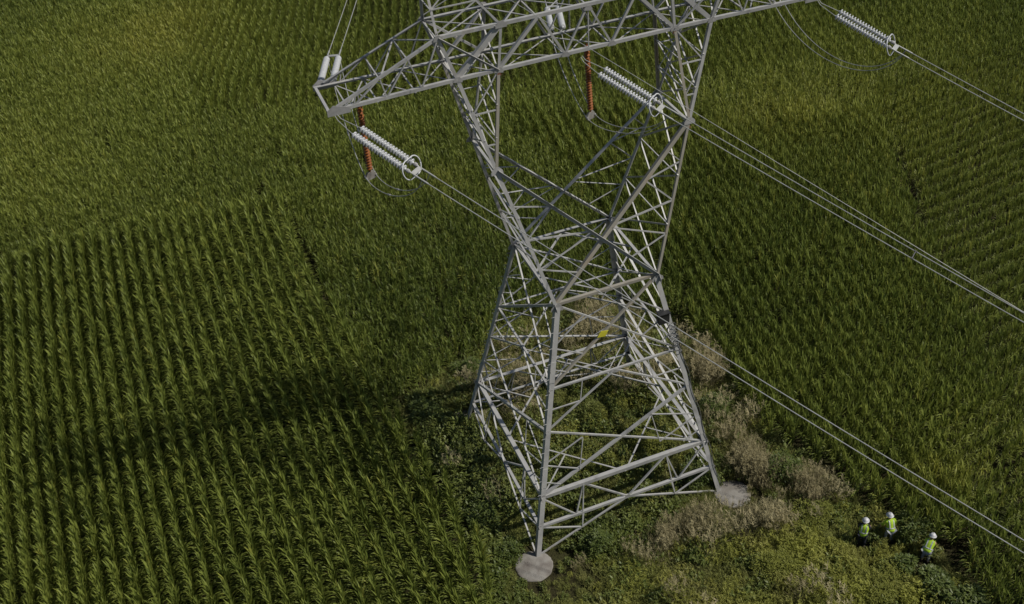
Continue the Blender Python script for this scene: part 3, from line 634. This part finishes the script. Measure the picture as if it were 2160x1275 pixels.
def bush(t, l, rx, ry, h, label, mat='dark_leaf', nleaf=1500, cat='bush', name='bush', ls=.12):
    root = empty(name, (t, -l, 0), label, cat, 'bushes on the rough ground'); sd = int(abs(t*97+l*31))+3
    mb = crown_mesh(sd, rx, ry, h, nleaf, mat, ls); mb.v = [(v[0]+t, v[1]-l, v[2]) for v in mb.v]; mb.build('foliage', mat, root, True)
    r = random.Random(sd); st = MB()
    for i in range(7):
        a = r.uniform(0, 6.283); st.tube([(t+.08*math.cos(a), -l+.08*math.sin(a), -.05), (t+rx*.3*math.cos(a), -l+ry*.3*math.sin(a), h*.4), (t+rx*.5*math.cos(a), -l+ry*.5*math.sin(a), h*.72)], [.025, .018, .008], 5)
    st.build('stem', 'wood', root)
def clump(t, l, R, h, label, nst=150):
    root = empty('dry_grass_clump', (t, -l, 0), label, 'dry grass', 'tall dry clumps on the rough ground'); r = random.Random(int(abs(t*57+l*91))); vs, fs = [], []; vp, fp = [], []
    for i in range(nst):
        a = r.uniform(0, 6.283); q = R*1.3*r.random()**.7; bx_, by_ = t+q*math.cos(a), -l+q*math.sin(a)*.85; hh = h*r.uniform(.55, 1.1)*(1-.45*(q/(R*1.3))**2); az = r.uniform(0, 6.283); el = rad(r.uniform(72, 88))
        leaf_strip(vs, fs, (bx_, by_, 0), az, el, hh, .014, rad(r.uniform(5, 35)), 4, .1)
        tx, ty, tz = vs[-2]
        for j in range(12):
            kk = j/12; leaf_strip(vp, fp, (bx_+(tx-bx_)*(1-.3*kk), by_+(ty-by_)*(1-.3*kk), tz*(1-.3*kk)), r.uniform(0, 6.283), rad(r.uniform(45, 84)), .13+.06*kk, .014, .7, 2, .1)
    mb = MB(); mb.v, mb.f = vs, fs; mb.build('stems', 'straw', root); mb = MB(); mb.v, mb.f = vp, fp; mb.build('seed_heads', 'straw', root)
for a in ((-2.2, 5.9, .9, .8, 1.2, 'dark dense bush right of the nearest footing below the front brace'),
          (4.1, 4.0, 1.0, .8, 1.3, 'dark green bush beside the right front pylon leg'),
          (-6.7, 1.9, .9, 1.2, 1.2, 'dark bush between the left pylon face and the maize rows'),
          (-6.9, -5.9, .9, 1.0, 1.1, 'low green bush just beyond the left rear footing'),
          (-3.6, -8.1, 1.0, .8, 1.3, 'bright green bush left of the pylon at the maize edge'),
          (7.4, .4, 1.0, .9, 1.3, 'green bush right of the pylon between two tall dry clumps'),
          (8.1, 5.5, 1.0, .9, 1.5, 'tall bushy weed between the brown clumps and the maize'),
          (11.9, 11.0, 1.4, .9, 1.25, 'rounded leafy bush right behind the middle worker'),
          (-6.2, 4.4, .8, .9, 1.0, 'dark bush behind the nearest footing on its left side')):
    bush(*a)
bush(1.2, -2.6, 1.5, 1.2, 1.0, 'loose olive weed stand toward the back inside the pylon legs', mat='weed', nleaf=2000, ls=.1)
for a in ((-.3, .8, 1.5, 1.1, 1.0, 'broad olive weed stand in the middle of the ground under the pylon'),
          (3.0, 1.4, 1.2, 1.0, 1.3, 'sunlit weed stand behind the sloping front brace of the pylon'),
          (7.8, 8.6, 1.3, 1.1, 1.2, 'pale green feathery weed stand below the brown clumps'),
          (5.0, 10.2, 1.4, 1.0, 1.0, 'yellow green weed stand in the middle of the rough ground'),
          (2.2, 12.2, 1.5, 1.1, 1.0, 'yellow green weed stand at the bottom edge right of the nearest footing'),
          (8.6, 13.0, 1.5, 1.2, 1.1, 'olive weed stand in front of the three workers')):
    bush(*a, mat='gold', nleaf=2600, ls=.085)
for t_, l_, rx_, ry_, lab in ((9.85, 12.7, .6, .5, 'first green mound of bent stems just below the middle worker'), (10.6, 13.9, .8, .85, 'green mound of bent stems left of the crouching worker'), (11.1, 15.4, .9, .9, 'last green mound of bent stems at the bottom edge below the workers')):
    bush(t_, l_, rx_, ry_, 1.05, lab, nleaf=1700, ls=.17)
for a in ((7.2, 3.9, .9, 1.5, 'tall pinkish brown dry grass clump right behind the right front footing'), (7.7, 5.6, .8, 1.3, 'brown dry grass clump just below and right of the right front footing'),
          (8.8, 7.0, .85, 1.5, 'isolated pale brown dry grass clump nearest the workers'), (8.3, -2.4, .85, 1.5, 'tan dry grass clump farthest back, beside the maize right of the pylon'),
          (2.6, 6.9, 1.1, 1.2, 'grey brown dry grass clump between the two front footings'), (.4, 7.0, 1.0, 1.1, 'grey brown dry grass clump nearest the front left footing'), (4.9, 7.3, 1.1, 1.2, 'reddish dry grass clump below the right front footing')):
    clump(*a)

# ------------------------------------------------------------------ ground
mb = MB(); R_ = 4000.; mb.add([(-R_, -R_, 0), (R_, -R_, 0), (R_, R_, 0), (-R_, R_, 0)], [(0, 1, 2, 3)]); tag(mb.build('ground', 'ground'), kind='structure')

# ------------------------------------------------------------------ people
def skin_mesh(name, verts, edges, radii, mat, parent, sub=2):
    me = bpy.data.meshes.new(name); me.from_pydata(verts, edges, []); me.materials.append(M[mat])
    o = bpy.data.objects.new(name, me); COL.objects.link(o); o.parent = parent
    o.modifiers.new('skin', 'SKIN')
    if not me.skin_vertices: me.skin_vertices.new()
    for i, r in enumerate(radii):
        d = me.skin_vertices[0].data[i]; d.radius = r if hasattr(r, '__len__') else (r, r); d.use_root = (i == 0)
    sd = o.modifiers.new('sub', 'SUBSURF'); sd.levels = sub; sd.render_levels = sub
    o.modifiers['skin'].use_smooth_shade = True
    return o
def ring_loft(secs, n=16):
    """secs: (centre, half width vector, half depth vector)"""
    mb = MB(); mb.loft([[Vector(c)+Vector(a)*math.cos(6.2832*k/n)+Vector(b)*math.sin(6.2832*k/n) for k in range(n)] for c, a, b in secs]); return mb
def person(x, l, face, lean, label, trouser, shirt, arms, head_turn=0, hands_down=.0, knee=.0, z=0):
    """face: heading; lean: forward bend at the hips in radians; arms: (shoulder swing, out, elbow bend) for each side. Local +y is forwards, +x to the person's right."""
    root = empty('person', (x, -l, z), label, 'person', None, face); hip = Vector((0, -.10*math.sin(lean)-.05*knee, .93-.12*knee))
    sp = Vector((0, math.sin(lean), math.cos(lean))); fw = Vector((0, math.cos(lean), -math.sin(lean))); X = Vector((1, 0, 0))
    chest = hip+sp*.36; neck = hip+sp*.52; hd = neck+(sp*.55+Vector((0, .25*math.sin(lean), .45)).normalized()*.45).normalized()*.15
    V, Ed, Rr = [hip, hip+sp*.18, chest, neck, neck+(hd-neck)*.45, hd-Vector((0, 0, .02)), hd+Vector((0, .005, .09))], [(0, 1), (1, 2), (2, 3), (3, 4), (4, 5), (5, 6)], [.135, .125, .15, .07, .055, (.078, .09), (.07, .085)]
    # nose / chin so the head has a face side
    V += [hd+Vector((0, .10, -.02))]; Ed += [(5, 7)]; Rr += [.02]
    tv, te, tr = [hip+Vector((0, 0, .03))], [], [.165]; sv, se, sr_ = [hip+sp*.1, chest-sp*.05, neck-sp*.05], [(0, 1), (1, 2)], [.15, .175, .10]
    boots = []
    for sg in (-1, 1):
        hj = hip+X*sg*.10-Vector((0, 0, .05)); kn = Vector((sg*.13, .06+.22*knee, .5)); an = Vector((sg*.14, -.05*(sg if not knee else 1)-.02, .09))
        i = len(V); V += [hj, kn, an, an+Vector((0, .16, -.05))]; Ed += [(0, i), (i, i+1), (i+1, i+2), (i+2, i+3)]; Rr += [.085, .058, .042, .035]
        j = len(tv); tv += [hj, mid(hj, kn), kn, an+Vector((0, 0, .03))]; te += [(0, j), (j, j+1), (j+1, j+2), (j+2, j+3)]; tr += [.105, .095, .078, .068]
        boots.append((an, sg))
        sw, out, eb = arms[0 if sg < 0 else 1]
        sh = chest+sp*.11+X*sg*.19
        ad = (Vector((sg*math.sin(out), 0, 0))+Vector((0, math.sin(sw), -math.cos(sw)))*math.cos(out)).normalized(); el = sh+ad*.29
        fd = (Vector((sg*math.sin(out)*.3, math.sin(sw+eb), -math.cos(sw+eb)))).normalized(); wr = el+fd*.25
        i = len(V); V += [sh, el, wr, wr+fd*.07]; Ed += [(2, i), (i, i+1), (i+1, i+2), (i+2, i+3)]; Rr += [.06, .043, .028, (.034, .02)]
        pm = i+3; up_ = X*sg
        for f, (ox, ln) in enumerate(((-.03, .07), (-.01, .08), (.01, .075), (.03, .06))):
            q = len(V); b0 = wr+fd*.085+Vector((0, ox, 0)); V += [b0, b0+fd*ln*.55, b0+(fd+Vector((-sg*.5, 0, 0))).normalized()*ln]; Ed += [(pm, q), (q, q+1), (q+1, q+2)]; Rr += [.0095, .009, .008]
        q = len(V); V += [wr+fd*.03+Vector((0, .04, 0)), wr+fd*.07+Vector((-sg*.01, .065, 0))]; Ed += [(i+2, q), (q, q+1)]; Rr += [.011, .009]
        j = len(sv); sv += [sh, el, wr-fd*.03]; se += [(1, j), (j, j+1), (j+1, j+2)]; sr_ += [.085, .062, .045]
    skin_mesh('body', V, Ed, Rr, 'skin', root); skin_mesh('trousers', tv, te, tr, trouser, root); skin_mesh('shirt', sv, se, sr_, shirt, root)
    mb = ring_loft([(hip+sp*a_, X*w, fw*dp) for a_, w, dp in ((-.08, .205, .155), (.02, .20, .155), (.15, .195, .155), (.30, .215, .17), (.42, .225, .165), (.49, .19, .13), (.53, .10, .08))])
    mb.v = [tuple(v) for v in mb.v]; v_ = mb.build('vest', 'hivis', None, True); v_.parent = root
    tp = ring_loft([(hip+sp*a_, X*(w+.006), fw*(dp+.006)) for a_, w, dp in ((.07, .198, .155), (.125, .196, .155))]); o = tp.build('reflective_band', 'reflect', None, True); o.parent = v_
    for sg in (-1, 1):
        tp = MB(); tp.loft([[hip+sp*a_+X*(sg*.10+dx)-fw*(dd) for dx, dd in ((-.025, dp_), (.025, dp_), (.025, dp_+.012), (-.025, dp_+.012))] for a_, dp_ in ((.12, .14), (.30, .155), (.44, .14), (.50, .09))]); o = tp.build('reflective_band', 'reflect', None); o.parent = v_
    # helmet
    hm = MB(); hc = hd+Vector((0, .0, .045)); tl = Vector((0, -.3*math.sin(lean), 1)).normalized() if lean < .3 else (sp*.5+Vector((0, 0, .7))).normalized()
    hf = X.cross(tl); hf = -hf if hf.y < 0 else hf
    hm.loft([[hc+X*w*math.cos(6.2832*k/20)+hf*(w*1.18*math.sin(6.2832*k/20)+(.03 if w > .14 and math.sin(6.2832*k/20) > .3 else 0))+tl*z_ for k in range(20)] for w, z_ in ((.165, 0), (.165, .012), (.135, .02), (.13, .06), (.11, .105), (.07, .14), (.02, .152))])
    h_ = hm.build('helmet', 'helmet', None, True); h_.parent = root
    rb = MB(); rb.tube([hc+hf*.16+tl*.03, hc+hf*.1+tl*.13, hc+tl*.163, hc-hf*.1+tl*.13, hc-hf*.155+tl*.03], .012, 6); o = rb.build('ridge', 'helmet', None); o.parent = h_
    for an, sg in boots:
        bt = ring_loft([(an+Vector((0, -.02, .12)), X*.055, Vector((0, .06, 0))), (an+Vector((0, -.01, .02)), X*.055, Vector((0, .07, 0))), (an+Vector((0, .05, -.03)), X*.055, Vector((0, .13, 0))), (an+Vector((0, .05, -.09)), X*.055, Vector((0, .145, 0)))], 12)
        o = bt.build('boot', 'boot', None, True); o.parent = root
    return root
person(9.12, 10.55, -.75, .34, 'person in bright yellow vest and dark trousers, leftmost of three, upright with back turned', 'dcloth', 'dcloth', ((.2, .22, .5), (.35, .2, .7)))
person(10.4, 10.85, -.2, .5, 'person stooping with a white helmet and pale trousers, standing between two others', 'gcloth', 'hivis', ((.25, .2, .2), (.1, .5, .0)))
person(11.25, 12.45, -1.0, .85, 'person bent far forward in yellow jacket and white helmet, rightmost of the three', 'gcloth', 'hivis', ((.35, .1, .5), (.25, .12, .4)), knee=.5)

# ------------------------------------------------------------------ light
SUN_AZ_T, SUN_AZ_L, EL_ = .88, .47, rad(48)
sv = Vector((SUN_AZ_T, -SUN_AZ_L, 0)).normalized()*math.cos(EL_)+Vector((0, 0, math.sin(EL_)))
sl = bpy.data.lights.new('sun', 'SUN'); sl.energy = 4.9; sl.angle = rad(.53); sl.color = (1, .955, .88)
so = bpy.data.objects.new('sun', sl); COL.objects.link(so); so.rotation_euler = sv.to_track_quat('Z', 'Y').to_euler(); so.location = (0, 0, 60)
w = bpy.data.worlds.new('World'); scene.world = w; w.use_nodes = True; wn = w.node_tree
sky = wn.nodes.new('ShaderNodeTexSky'); sky.sky_type = 'NISHITA'; sky.sun_disc = False; sky.sun_elevation = EL_
sky.sun_rotation = math.atan2(sv.x, sv.y)
bg = wn.nodes['Background']; bg.inputs['Strength'].default_value = .068; wn.links.new(sky.outputs[0], bg.inputs['Color'])
vs_ = scene.view_settings; vs_.view_transform = 'Standard'; vs_.look = 'None'; vs_.gamma = 1; vs_.use_curve_mapping = False; vs_.exposure = -.45
scene.cycles.max_bounces = 6; scene.cycles.diffuse_bounces = 3; scene.cycles.transparent_max_bounces = 4
